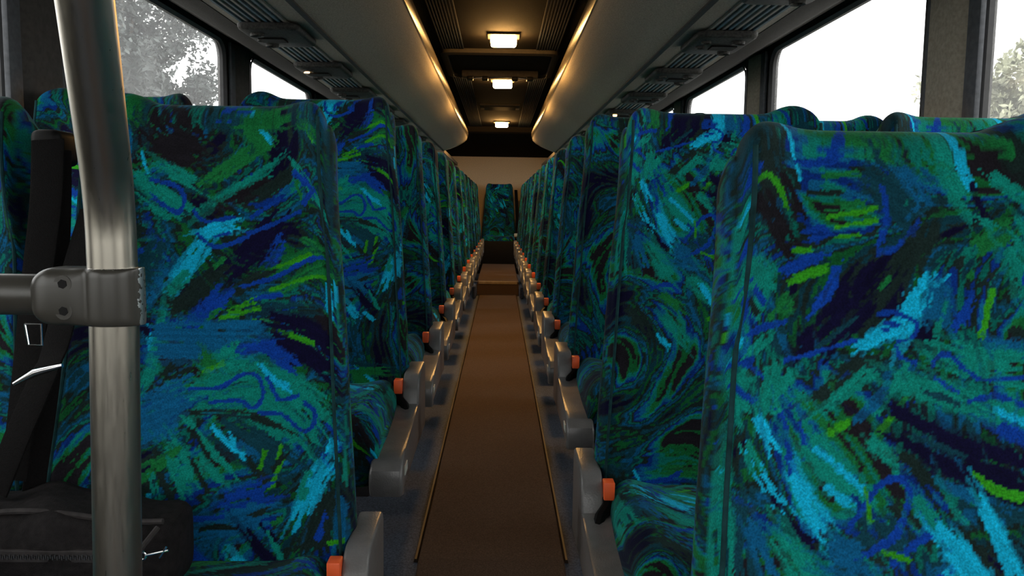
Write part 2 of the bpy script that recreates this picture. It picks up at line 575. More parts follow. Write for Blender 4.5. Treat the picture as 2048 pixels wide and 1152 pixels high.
def rack(side):
    X = lambda u: AC + side * u
    which = 'above the seats behind the grab pole' if side < 0 else 'above the seats across from the grab pole'
    r = empty('luggage_rack', (X(.6), RACK_Y0, HU), 'long grey overhead luggage rack with shiny lip, ' + which, 'luggage rack', 'overhead luggage racks')
    inv = Vector(r.location)
    L = lambda u, h: (X(u) - inv.x, EYE + h - inv.z)
    # shelf: closed profile, rounded nose and open trough above
    prof = [(.622, .607), (.55, .632), (.47, .668), (.405, .705), (.376, .728), (.366, .75), (.366, .79), (.385, .79), (.39, .755), (.43, .725), (.48, .70), (.60, .68), (1.0, .70), (1.0, .685), (.64, .645)]
    prism('shelf', [L(*p) for p in prof], 0, RACK_Y1 - RACK_Y0, 'y', M_RACK, r, bevel=0.0)
    # end cap closing the rack at the rear
    prism('end_cap', [L(*p) for p in [(.63, .60), (.55, .625), (.465, .662), (.40, .70), (.368, .73), (.36, .76), (.36, .80), (.37, .84), (1.0, .84), (1.0, .60)]], RACK_Y1 - RACK_Y0, RACK_Y1 - RACK_Y0 + .02, 'y', M_RACK, r)
    prism('back_panel', [L(*p) for p in [(.985, .69), (1.0, .69), (1.0, 1.12), (.985, 1.12)]], 0, RACK_Y1 - RACK_Y0, 'y', M_DARK, r)
    # shiny rim along the lip
    prism('rim', [L(*p) for p in [(.358, .765), (.352, .79), (.354, .825), (.364, .838), (.38, .834), (.386, .81), (.383, .765)]], 0, RACK_Y1 - RACK_Y0 + .01, 'y', M_RIM, r)
    # service panel (flat underside outboard of the seam)
    sp = empty('service_channel', (X(.8), RACK_Y0, HU), 'grey overhead service channel with ribbed inserts, ' + which, 'ceiling panel', 'overhead service channels')
    inv2 = Vector(sp.location)
    L2 = lambda u, h: (X(u) - inv2.x, EYE + h - inv2.z)
    n = RACK_Y1 - RACK_Y0
    prism('channel_panel', [L2(*p) for p in [(.638, .612), (.70, .615), (.90, .622), (.93, .626), (.93, .645), (.90, .64), (.638, .63)]], 0, n, 'y', M_RACKPANEL, sp)
    prism('seam_strip', [L2(*p) for p in [(.618, .602), (.636, .600), (.638, .62), (.618, .62)]], 0, n, 'y', M_DARK, sp)
    prism('header_trim', [L2(*p) for p in [(.928, .6235), (.98, .631), (1.05, .648), (1.11, .678), (1.15, .705), (1.19, .732), (1.222, .74), (1.222, .755), (1.17, .75), (1.04, .67), (.928, .645)]], 0, n, 'y', M_HEADER, sp)
    # ribs between the consoles, run as long inserts
    for k in range(8):
        u = .725 + .0215 * k
        prism('rib', [L2(u - .007, .618), L2(u - .005, .609), L2(u + .005, .610), L2(u + .007, .62)], .2, n - .05, 'y', M_RIB if k % 2 else M_RIBG, sp)
    return r


rack(-1)
rack(1)


# reading-light and air consoles
def console_mesh():
    bm = bmesh.new()
    h = rrect(-.105, .105, -.165, .165, .035, 5)
    layers = [(1.0, .0), (1.0, -.010), (.97, -.018), (.9, -.023)]
    L = [[bm.verts.new((p[0] * (1 - (1 - sc) * 1.2), p[1] * (1 - (1 - sc) * .8), z)) for p in h] for sc, z in layers]
    n = len(h)
    for q in range(len(L) - 1):
        for j in range(n):
            bm.faces.new((L[q][j], L[q][(j + 1) % n], L[q + 1][(j + 1) % n], L[q + 1][j]))
    bm.faces.new(L[-1])
    bm.faces.new(L[0][::-1])
    return from_bm('console_body', bm, M_CONSOLE, smooth=True, data_only=True)


def disc_mesh(name, r, z0, z1, m, seg=16, ring=0):
    bm = bmesh.new()
    prof = [(r, z0), (r * .95, z1), (r * .6, z1 + (z0 - z1) * .25), (r * .55, z1 + (z0 - z1) * .7)]
    L = [[bm.verts.new((a * math.cos(2 * math.pi * k / seg), a * math.sin(2 * math.pi * k / seg), z)) for k in range(seg)] for a, z in prof]
    for q in range(3):
        for j in range(seg):
            bm.faces.new((L[q][j], L[q][(j + 1) % seg], L[q + 1][(j + 1) % seg], L[q + 1][j]))
    bm.faces.new(L[-1])
    return from_bm(name, bm, m, smooth=True, data_only=True)


CONS = console_mesh()
NOZ = disc_mesh('air_nozzle', .024, -.022, -.033, M_CONSOLE)
LMPD = disc_mesh('reading_lamp', .018, -.022, -.030, M_CONSOLE)
LMPL = disc_mesh('reading_lamp_lit', .013, -.024, -.034, M_READ)
GR = bmesh.new()
for k in range(7):
    bm_box(GR, (-.045, -.03 + k * .01 - .003, -.030), (.045, -.03 + k * .01 + .003, -.024))
GRILLE = from_bm('speaker_grille', GR, M_BLACK, data_only=True)
ORD = ['first', 'second', 'third', 'fourth', 'fifth', 'sixth', 'seventh', 'eighth', 'ninth', 'tenth', 'eleventh', 'twelfth', 'thirteenth', 'fourteenth', 'fifteenth']
for side in (-1, 1):
    for k in range(9):
        y = 2.26 + .768 * k
        lit = (side < 0 and k in (0, 2)) or (side > 0 and k == 4)
        e = empty('service_console', (AC + side * .79, y, HU - .0125), '%s dark overhead console%s, %s' % (ORD[k], ' with lit reading lamp' if lit else '', 'rack on the grab pole side' if side < 0 else 'rack across from the grab pole'),
                  'console', 'overhead reading light consoles')
        setd('console_body', CONS, e)
        for yy in (-.09, .10):
            o = setd('air_nozzle', NOZ, e)
            o.location = (side * .05, yy, 0)
        for q, yy in enumerate((-.04, .05)):
            o = setd('reading_lamp', LMPL if lit and q == 0 else LMPD, e)
            o.location = (-.06, yy - .04, 0)
            if lit and q == 0:
                o['label'] = 'small lit warm reading lamp'
        o = setd('speaker_grille', GRILLE, e)
        o.location = (side * .02, .005, 0)

# ceiling lamps
for k, y in enumerate((4.71, 6.34, 9.46)):
    e = empty('ceiling_lamp', (AC + .02, y, HC), ['warm lit ceiling lamp just in front of the roof hatch', 'warm lit ceiling lamp just behind the roof hatch', 'warm lit ceiling lamp close to the rear ceiling beam'][k], 'ceiling lamp', 'warm ceiling lamps')
    box('lamp_base', (-.09, -.075, -.014), (.09, .075, 0), M_HATCH, e, .005)
    box('diffuser', (-.072, -.058, -.062), (.072, .058, -.012), M_LAMP, e, .014, 3)

# roof hatch
e = empty('roof_hatch', (AC, 5.62, HC), 'rounded roof hatch with recessed panel and black latches', 'roof hatch')
bm = bmesh.new()
o_ = rrect(-.37, .37, -.49, .49, .07, 6)
i_ = rrect(-.33, .33, -.45, .45, .06, 6)
L = [[bm.verts.new((p[0], p[1], z)) for p in q] for z, q in ((.0, o_), (-.025, o_), (-.032, i_), (.0, i_))]
n = len(o_)
for q in range(3):
    for j in range(n):
        bm.faces.new((L[q][j], L[q][(j + 1) % n], L[q + 1][(j + 1) % n], L[q + 1][j]))
from_bm('hatch_frame', bm, M_HATCHF, e, smooth=True)
prism('hatch_panel', rrect(-.325, .325, -.445, .445, .05, 5), -.006, -.002, 'z', M_CEIL, e)
box('crossbar', (-.27, .26, -.055), (.27, .38, -.005), M_HATCH, e, .012)
for x in (-.21, -.105, .105, .21):
    box('latch', (x - .022, .245, -.075), (x + .022, .33, -.05), M_BLACK, e, .006)
for s in (-1, 1):
    tube('latch_rod', [(s * .19, .25, -.068), (s * .125, .25, -.062)], .005, M_CHROME, e, 8)
# return air vent
e = empty('ceiling_vent', (AC, 8.0, HC), 'dark louvred vent set in the ceiling between lamps', 'vent')
box('vent_frame', (-.19, -.17, -.018), (.19, .17, -.0), M_HATCH, e, .006)
for k in range(9):
    y = -.13 + k * .032
    box('louvre', (-.15, y - .010, -.028), (.15, y + .010, -.016), M_BLACK, e)

# ------------------------------------------------------------------ the seat fabric: strokes woven into a colour sheet
rng = np.random.default_rng(7)
PAL = {k: np.array(s2l(v)) for k, v in dict(
    K=(25, 42, 40), N=(14, 12, 46), S=(15, 62, 76), B=(10, 62, 158), M=(10, 92, 138), T=(10, 132, 118), G=(22, 112, 58),
    L=(48, 150, 30), C=(14, 176, 218), D=(27, 25, 31)).items()}
CW, CH, RES = 0.76, 0.90, 0.0021       # sheet size in metres; the seat front covers x .14-.62, y .02-.81
NXC, NYC = int(CW / RES), int(CH / RES)
XS = (np.arange(NXC) + .5) * RES
YS = (np.arange(NYC) + .5) * RES


def noise1(n, seed):
    r = np.random.default_rng(seed)
    return r.random(n + 4)


def stroke(cv, pts, wd, col, rag=.3, seed=0, taper=0.0, bristle=.0035, alpha=1.0, soft=False):
    """one brush mark: pts in metres on the sheet, ragged bristle ends and edges"""
    pts = np.array(pts, float)
    if len(pts) > 2:                       # round the polyline
        q = [pts[0]]
        for i in range(len(pts) - 1):
            p0 = pts[max(i - 1, 0)]
            p1, p2 = pts[i], pts[i + 1]
            p3 = pts[min(i + 2, len(pts) - 1)]
            for u in (.2, .4, .6, .8, 1.):
                q.append(.5 * ((2 * p1) + (-p0 + p2) * u + (2 * p0 - 5 * p1 + 4 * p2 - p3) * u * u + (-p0 + 3 * p1 - 3 * p2 + p3) * u ** 3))
        pts = np.array(q)
    pad = wd * .8 + .02
    x0, y0 = pts.min(0) - pad
    x1, y1 = pts.max(0) + pad
    i0, i1 = max(0, int(x0 / RES)), min(NXC, int(x1 / RES) + 1)
    j0, j1 = max(0, int(y0 / RES)), min(NYC, int(y1 / RES) + 1)
    if i1 <= i0 or j1 <= j0:
        return
    X, Y = np.meshgrid(XS[i0:i1], YS[j0:j1])
    seg = np.diff(pts, axis=0)
    ln = np.hypot(seg[:, 0], seg[:, 1]) + 1e-9
    tot = ln.sum()
    best = np.full(X.shape, 1e9)
    par = np.zeros(X.shape)
    nrm = np.zeros(X.shape)
    acc = 0
    ns = len(seg)
    for i in range(ns):
        dx, dy = seg[i] / ln[i]
        rx, ry = X - pts[i, 0], Y - pts[i, 1]
        al = rx * dx + ry * dy
        lo = -1e9 if i == 0 else 0
        hi = 1e9 if i == ns - 1 else ln[i]
        ac = np.clip(al, lo, hi)
        pe = rx * -dy + ry * dx
        d = np.hypot(rx - ac * dx, ry - ac * dy)
        m = d < best
        best = np.where(m, d, best)
        par = np.where(m, acc + ac, par)
        nrm = np.where(m, pe, nrm)
        acc += ln[i]
    r = np.random.default_rng(seed + 11)
    nb = int(wd * 2.4 / bristle) + 6
    e0, e1 = r.random(nb), r.random(nb)
    e0 = (e0 + np.roll(e0, 1) * .6) / 1.6
    e1 = (e1 + np.roll(e1, 1) * .6) / 1.6
    bi = np.clip(((nrm + wd * 1.2) / bristle).astype(int), 0, nb - 1)
    amp = rag * 1.5 * min(tot, .16)
    na = int(tot / .004) + 40
    eb = r.random(na)
    ai = np.clip((par / .004).astype(int) + 18, 0, na - 1)
    t = np.clip(par / tot, 0, 1)
    half = wd / 2 * (1 - taper * (1 - t)) * (.86 + .28 * eb[ai])
    ok = (par > -amp * e0[bi] * .6 + amp * .2) & (par < tot + amp * (.25 - e1[bi])) & (np.abs(nrm) < half)
    if rag > .2:                           # gaps between bristles
        gp = r.random(nb)
        ok &= ~((gp[bi] < .10) & (np.abs(par / tot - .5) > .25))
    if wd > .012:                          # some bristles carry no paint over a stretch
        st0, st1 = r.random(nb), r.random(nb)
        f_ = par / tot
        ok &= ~((r.random(nb) < .22)[bi] & (f_ > st0[bi] * .8) & (f_ < st0[bi] * .8 + .15 + .4 * st1[bi]))
    reg = cv[j0:j1, i0:i1]
    a = alpha
    tone = .86 + .28 * r.random(nb)
    src = col[None, None, :] * tone[bi][..., None]
    reg[ok] = reg[ok] * (1 - a) + src[ok] * a


def lic(img, ang, n):
    """smear an image along a direction field: gives long ragged brush streaks"""
    J, I = np.meshgrid(np.arange(NYC), np.arange(NXC), indexing='ij')
    acc = img.copy()
    for sg in (-1, 1):
        y, x = J.astype(float), I.astype(float)
        for _ in range(n):
            jj, ii = y.astype(int) % NYC, x.astype(int) % NXC
            a = ang[jj, ii]
            y = y + sg * np.sin(a)
            x = x + sg * np.cos(a)
            acc = acc + img[y.astype(int) % NYC, x.astype(int) % NXC]
    return acc / (2 * n + 1)


def smooth_noise(r, cell):
    ny, nx = max(2, int(CH / cell)), max(2, int(CW / cell))
    g_ = r.random((ny, nx))
    y = np.arange(NYC) / NYC * ny
    x = np.arange(NXC) / NXC * nx
    j, i = y.astype(int), x.astype(int)
    fy, fx = y - j, x - i
    fy, fx = (fy * fy * (3 - 2 * fy))[:, None], (fx * fx * (3 - 2 * fx))[None]
    G = lambda a, b: g_[np.ix_((j + a) % ny, (i + b) % nx)]
    return (G(0, 0) * (1 - fx) + G(0, 1) * fx) * (1 - fy) + (G(1, 0) * (1 - fx) + G(1, 1) * fx) * fy


def rank(v):
    o = np.empty(v.size)
    o[np.argsort(v, axis=None)] = np.linspace(0, 1, v.size)
    return o.reshape(v.shape)


FLOW = {}


def base_sheet(seed):
    r = np.random.default_rng(seed)
    ang = smooth_noise(r, .26) * 5.0 + smooth_noise(r, .11) * 1.4 + seed
    FLOW[seed] = ang
    big = rank(lic(smooth_noise(r, .055), ang, 30))
    fine = rank(lic(smooth_noise(r, .0062), ang, 22))
    v = rank(big + .20 * fine)
    cols = [PAL['N'] * .9, PAL['K'], PAL['S'] * .8, PAL['G'] * .6, PAL['K'] * .8, PAL['S'], PAL['M'] * .8, PAL['S'] * .9, PAL['T'] * .6, PAL['K'], PAL['B'] * .6, PAL['M'], PAL['T'] * .8, PAL['G'] * .8, PAL['D']]
    k = np.clip((v * len(cols)).astype(int), 0, len(cols) - 1)
    cv = np.array(cols)[k]
    return cv * (.84 + .32 * fine)[..., None]


SHEET_A = """
S 70 285,215 300,330|T 16 270,225 285,300|M 10 280,260 284,360|C 8 303,300 318,345|G 26 265,210 300,260|D 100 330,245 440,325|D 60 335,285 420,300
S 60 460,230 560,250|G 50 495,245 545,290|B 18 440,234 505,226|C 12 498,232 530,262 560,305|G 26 480,240 580,240
T 30 440,400 570,312|T 28 335,322 430,372|G 26 425,355 530,265|G 14 460,345 540,280|D 34 455,402 570,345|K 30 520,380 600,330|T 44 305,352 400,425|T 18 300,390 380,440
B 9 320,353 370,365 385,388 375,416 345,400 322,382|K 80 280,420 300,520|G 16 300,480 315,520|B 26 300,500 350,470
S 60 600,240 640,300|L 14 615,270 632,285|G 26 595,250 640,275|T 22 585,325 650,415|B 16 588,343 630,382|B 13 628,370 600,405|G 14 590,360 605,400|S 40 660,300 668,420|K 26 640,420 670,480
N 60 470,525 565,425|N 34 520,500 590,420|K 44 375,600 470,510|K 30 470,570 560,520|B 9 505,425 562,385|B 8 500,455 600,415|G 10 440,520 462,500
C 44 372,545 432,462|T 30 365,565 395,530|C 30 412,458 488,432|C 18 430,445 490,428|B 7 403,412 425,432 480,422|B 8 408,455 440,480 470,474 505,458|B 6 440,462 470,452
M 50 350,520 300,600|S 50 340,470 300,560
B 30 545,505 570,455|G 26 560,520 650,482|L 12 552,522 640,490|G 24 560,565 675,500|B 11 508,552 560,535 600,515 660,490|L 8 545,562 650,532|B 10 515,578 570,572|G 16 600,470 640,480
C 18 651,545 655,625|C 12 662,520 668,600|T 16 668,560 676,640|K 50 600,590 640,620|S 30 520,600 640,600
L 13 468,606 520,580|L 10 452,618 530,596|L 8 470,630 545,618|B 46 405,632 470,560|M 40 470,650 560,640|G 12 420,640 450,600
L 18 565,640 600,648 640,668|N 42 545,618 620,640 685,690|N 46 560,662 620,690 690,745|L 10 580,650 630,668
C 22 290,622 302,735|C 14 318,618 340,690|N 30 292,590 330,648|C 10 330,660 335,700|T 26 352,620 330,740 300,800|K 40 345,760 412,680|G 10 350,640 360,680|B 24 285,760 300,830
M 90 350,660 520,660|M 70 320,800 430,740|B 24 470,680 560,670|T 46 455,700 500,680|G 30 430,690 470,740|L 10 430,720 470,700
T 92 440,765 520,735 600,790 660,860|T 50 580,740 660,790|C 15 535,708 560,735 592,752|B 30 540,670 600,715|T 40 520,800 590,850
B 8 408,750 460,748 500,724 528,726 540,762 522,786 500,772 440,776|B 8 545,728 560,756 572,772 606,762|B 8 535,796 575,798 610,828 630,820 632,792 610,776|B 8 652,812 668,830 676,856 648,872 664,896 678,888
K 16 418,796 480,796 540,806 610,850|M 60 330,830 400,800
S 80 480,830 600,900|C 11 482,832 516,882|C 10 452,818 500,868|T 18 408,808 505,925|K 16 416,822 455,890|T 44 382,852 440,935|T 20 440,880 490,940|K 10 420,880 450,940|M 20 500,850 540,880|K 20 520,880 560,930
G 22 282,945 350,905 405,850|G 10 330,895 400,862|L 8 576,852 562,935|L 8 540,898 548,860|L 6 555,935 580,880|K 12 560,900 590,860
T 16 350,912 372,992|T 22 382,885 420,965|K 16 360,900 400,980|C 9 288,942 298,990|C 9 312,945 322,990|C 9 345,942 354,990|K 9 332,930 342,990|C 26 282,840 292,925|B 10 282,928 325,892
C 44 655,895 640,920 606,1010|T 20 625,905 610,960|C 20 668,840 660,870|K 52 668,955 618,1062|B 14 655,985 640,1040|T 18 690,800 690,960|M 26 684,960 680,1080
B 50 480,960 570,935|M 70 430,1020 580,980|K 12 440,1008 500,1002|K 14 520,985 560,970|B 10 420,990 480,985|G 10 560,1000 580,990
N 24 515,1010 545,1050 582,1085|N 14 545,1000 580,1040|T 14 558,1015 592,1092|C 26 495,1060 530,1105|C 14 540,1078 572,1105|T 8 460,1080 500,1105|B 40 400,1040 450,1090|L 10 660,1035 690,1030
"""
SHEET_B = """
S 120 1480,300 1560,330|K 90 1520,300 1540,420|B 40 1478,322 1500,345|L 18 1500,352 1528,362 1560,412|D 56 1500,392 1575,505|D 30 1548,350 1595,440|C 10 1562,275 1575,310 1588,355|T 34 1475,368 1455,440|C 16 1470,385 1490,378|B 30 1470,460 1492,505|T 34 1450,400 1445,520|G 16 1440,500 1450,600
T 70 1460,520 1545,575|B 11 1448,545 1495,548|B 32 1478,580 1495,635|T 36 1530,545 1500,640|C 12 1442,570 1446,600|L 14 1440,610 1450,660|B 14 1498,570 1525,610|K 14 1490,590 1512,630
G 40 1640,275 1765,285|B 20 1590,322 1650,305 1692,275|S 120 1720,330 1810,410|M 50 1780,330 1830,400|G 18 1640,340 1720,330|L 12 1635,425 1735,402|L 10 1650,445 1730,430|K 12 1600,378 1670,374|G 22 1640,405 1730,395
B 18 1742,370 1745,430 1728,495|B 15 1728,495 1770,480 1810,425|B 11 1588,462 1625,448 1640,460 1600,475|L 10 1650,465 1700,460
T 54 1848,258 1870,350 1915,420|C 24 1876,262 1890,330 1912,375|C 12 1895,300 1922,395|N 20 1908,355 1920,395 1938,432|T 34 1935,320 2050,430|K 60 1960,270 2060,390|T 16 1945,345 2010,400|G 50 1915,480 1990,440|T 20 1910,420 1960,450|G 20 1985,300 1940,280
T 110 1985,470 2070,620|B 9 2003,565 2012,525 2045,505 2080,520|B 5 2020,560 2060,560|B 5 2030,590 2055,640|S 60 2080,600 2090,700
K 70 1830,430 1770,560|K 50 1800,470 1700,640|N 56 1590,692 1660,610 1725,540|N 30 1640,700 1740,580|G 12 1735,570 1755,540|S 10 1620,690 1700,620
L 14 1565,565 1640,528|G 40 1555,620 1580,585|B 28 1555,545 1610,512 1660,510|B 30 1655,520 1640,580 1595,625|L 11 1575,550 1640,522|L 10 1570,500 1610,492|B 13 1490,665 1570,640|G 14 1530,640 1560,600
C 60 1775,655 1800,605 1858,515|C 36 1700,685 1740,660 1800,625|C 22 1690,690 1730,665|T 24 1870,590 1840,660|B 8 1735,617 1770,615 1803,632 1808,650 1790,668 1768,672|B 5 1745,635 1775,640|B 5 1740,648 1760,650
M 70 1850,560 1840,650|B 28 1912,580 1880,650|L 16 1945,565 1928,665|G 20 1900,545 1910,530|K 30 1990,650 2060,700|M 40 1960,680 2040,700
T 26 1540,665 1480,720|C 12 1458,700 1485,662|T 50 1470,720 1500,850|B 9 1455,695 1500,730 1545,775 1582,812|B 12 1462,742 1500,795 1555,822 1568,870 1572,920|B 9 1592,835 1602,880 1600,915|B 24 1570,900 1588,970|B 12 1425,770 1445,765|B 10 1430,842 1445,838
T 30 1615,825 1735,725|K 46 1615,790 1745,690|T 16 1650,790 1720,720|G 26 1635,870 1695,815|L 16 1640,860 1685,830|T 24 1730,820 1792,722|G 26 1728,870 1800,780|L 12 1735,855 1780,800|M 30 1700,830 1760,760|B 9 1560,720 1640,690 1700,670
T 70 1530,820 1560,720|C 30 1515,838 1548,905|C 14 1440,905 1460,960|T 80 1612,875 1725,1010|T 40 1720,870 1780,920|C 14 1618,885 1660,920 1715,975|C 22 1640,960 1700,1010
C 30 1500,905 1540,980 1590,1040|C 46 1588,955 1610,1000 1650,1065|T 30 1490,880 1520,960|N 26 1545,985 1580,1045 1645,1092|N 14 1555,1040 1620,1120|S 70 1470,980 1490,1160|T 46 1448,900 1450,1200|T 70 1560,1070 1640,1200|M 40 1500,1040 1540,1150
T 80 1840,690 1940,720 2060,740|T 60 1800,760 1900,790 2060,860|S 18 1820,770 1900,800|B 9 1838,726 1842,706 1868,698 1900,728 1935,748 1990,743 2060,752|B 8 1838,741 1860,758 1890,774|B 10 1903,791 1950,780 1985,788 2060,835|B 8 1768,676 1778,702 1812,718|C 16 1950,805 2060,860|B 40 1960,840 2060,900
N 96 1770,835 1900,900 2070,955|N 50 1830,930 2070,990|S 12 1800,860 1900,900|L 24 1915,940 1970,972 2070,985|M 24 1795,925 1930,990|K 40 1780,900 1850,960|S 30 1940,1000 2070,1040
S 80 1700,1040 1800,1060|K 36 1760,990 1800,1040|B 17 1698,1010 1735,958 1772,942 1790,970 1778,1020 1742,1068 1640,1105|B 15 1755,1105 1808,1058 1852,1058 1868,1098 1835,1132 1792,1132|L 12 1735,1080 1790,1100|L 9 1710,960 1718,1030|M 50 1640,1110 1760,1140|M 40 1650,1060 1700,1090
C 60 1835,1035 1880,1090 1930,1180|C 40 1925,1000 1960,1080 1995,1190|T 30 1805,985 1845,1035|T 18 1860,985 1890,1030|K 14 1880,1030 1930,1110|C 20 1850,1120 1880,1170|S 60 1990,1060 2070,1120|G 20 2000,1080 2050,1100
T 60 1700,1180 1790,1260|C 30 1740,1200 1800,1300|N 50 1850,1230 1960,1300|G 40 1600,1240 1680,1300|B 14 1560,1220 1620,1200 1660,1230|M 70 1880,1330 2000,1380|T 50 1620,1330 1700,1440|L 16 1760,1330 1830,1300|K 60 1500,1300 1560,1400|C 24 1580,1380 1640,1450
"""


def pix_sheet(src, edges, scale, seed, y_of):
    cv = base_sheet(seed)
    n = 0
    for it in src.replace('\n', '|').split('|'):
        it = it.split()
        if len(it) < 4:
            continue
        pts = []
        for p in it[2:]:
            x, y = map(float, p.split(','))
            v = y_of(y)
            xl = edges[0][0] + (edges[0][1] - edges[0][0]) * v
            xr = edges[1][0] + (edges[1][1] - edges[1][0]) * v
            pts.append((.14 + .48 * (x - xl) / (xr - xl), .02 + .79 * v))
        wd = float(it[1]) / scale
        n += 1
        thin = wd < .009
        if thin:
            stroke(cv, pts, max(wd, .005), PAL[it[0]], .05, n * 13 + seed, bristle=.003)
        else:
            for q in range(1 if wd < .02 else 2):   # a wide mark is a main stroke and loose bristles beside it
                stroke(cv, pts, wd * (1.0 if q == 0 else 1.35), PAL[it[0]], .35 if q == 0 else 1.0, n * 13 + seed + q * 7, taper=.25, alpha=1.0 if q == 0 else .45)
            stroke(cv, pts, wd, PAL[it[0]], .35, n * 13 + seed, taper=.25)
    # woven streaks through everything, following the same sweep
    r = np.random.default_rng(seed + 50)
    ang = FLOW[seed]
    st_ = rank(lic(smooth_noise(r, .0055), ang, 16))
    base = base_sheet(seed)
    m_ = (st_ > .93)[..., None]
    cv = np.where(m_, cv * .55 + base * .45, cv)
    return cv * (.9 + .2 * st_)[..., None] * np.array((1.0, .97, .97))


SA = pix_sheet(SHEET_A, ((212, 140), (640, 700)), 1150., 3, lambda y: (y - 215) / 890)
SB = pix_sheet(SHEET_B, ((1478, 1400), (2120, 2260)), 1780., 5, lambda y: (y - 262) / 1400)
SHEETS = {
    'A': SA, 'B': SB,   # the two cuts seen best; the others are the same cloth shifted or turned
    'C': np.roll(SA[:, ::-1], NYC // 3, 0),
    'D': np.roll(SB[::-1, ::-1], int(-NYC * .3), 0),
    'E': np.roll(SA, (int(-NYC * .22), int(NXC * .05)), (0, 1)),
    'F': np.roll(SB, int(-NYC * .2), 0),
}


def sample(cv, sx, sy):
    i = np.clip((sx / RES).astype(int), 0, NXC - 1)
    j = np.clip((sy / RES).astype(int), 0, NYC - 1)
    return cv[j, i]


def sstep(a, b, x):
    t = np.clip((x - a) / (b - a), 0, 1)
    return t * t * (3 - 2 * t)


def grid_mesh(name, P, C, closed_u, m, caps=()):
    """P: rows x cols x 3 points, C: colours"""
    nr, nc = P.shape[:2]
    idx = np.arange(nr * nc).reshape(nr, nc)
    a = idx[:-1]
    b = idx[1:]
    if closed_u:
        q = np.stack([a, np.roll(a, -1, 1), np.roll(b, -1, 1), b], -1).reshape(-1, 4)
    else:
        q = np.stack([a[:, :-1], a[:, 1:], b[:, 1:], b[:, :-1]], -1).reshape(-1, 4)
    faces = [q]
    me = bpy.data.meshes.new(name)
    nq = len(q)
    me.vertices.add(nr * nc)
    me.vertices.foreach_set('co', P.reshape(-1).astype(np.float32))
    me.loops.add(nq * 4)
    me.loops.foreach_set('vertex_index', q.reshape(-1).astype(np.int32))
    me.polygons.add(nq)
    me.polygons.foreach_set('loop_start', np.arange(0, nq * 4, 4, dtype=np.int32))
    me.polygons.foreach_set('use_smooth', np.ones(nq, bool))
    me.update(calc_edges=True)
    at = me.attributes.new('weave', 'FLOAT_COLOR', 'POINT')
    cc = np.ones((nr * nc, 4), np.float32)
    cc[:, :3] = C.reshape(-1, 3)
    at.data.foreach_set('color', cc.reshape(-1))
    me.materials.append(m)
    return me


B_TH = .105           # backrest thickness
RECL = R(10.5)
B_H = .786
B_PIV = Vector((0, .085, .425))    # pivot of the backrest above the floor, seat origin under the belt buckle line


def back_front(u, v, out=0):
    """front surface of the backrest before reclining: u -1..1 across, v 0..1 up"""
    au = np.abs(u)
    hw = .248 - .026 * sstep(0, .6, v) - .026 * sstep(.45, 1.0, v)
    x = hw * u
    hump = (.006 + .010 * (u * out > 0)) * np.exp(-((au - .77) / .17) ** 2) - .036 * (1 - np.sqrt(np.maximum(0, 1 - np.clip((au - .82) / .18, 0, 1) ** 2)))
    zt = B_H + hump
    inner = 1.0 - .46 * sstep(.60, .98, v)
    wing = .040 * sstep(0, 1, (au - inner) / (1.0 - inner + .12)) * sstep(.56, .78, v)
    bol = .016 * au ** 5 * sstep(0, .2, v)
    lum = .020 * np.exp(-((v - .25) / .2) ** 2) * (1 - au ** 2)
    head = .012 * np.exp(-((v - .86) / .12) ** 2) * (1 - au ** 2)
    y = -B_TH / 2 - wing - bol - lum - head
    rc = np.clip((au - .90) / .10, 0, 1)
    y = y + .030 * (1 - np.sqrt(np.maximum(0, 1 - rc ** 2)))
    return x, y, zt


def recline(P):
    y, z = P[..., 1].copy(), P[..., 2].copy()
    P[..., 1] = y * math.cos(RECL) + z * math.sin(RECL) + B_PIV.y
    P[..., 2] = -y * math.sin(RECL) + z * math.cos(RECL) + B_PIV.z
    return P


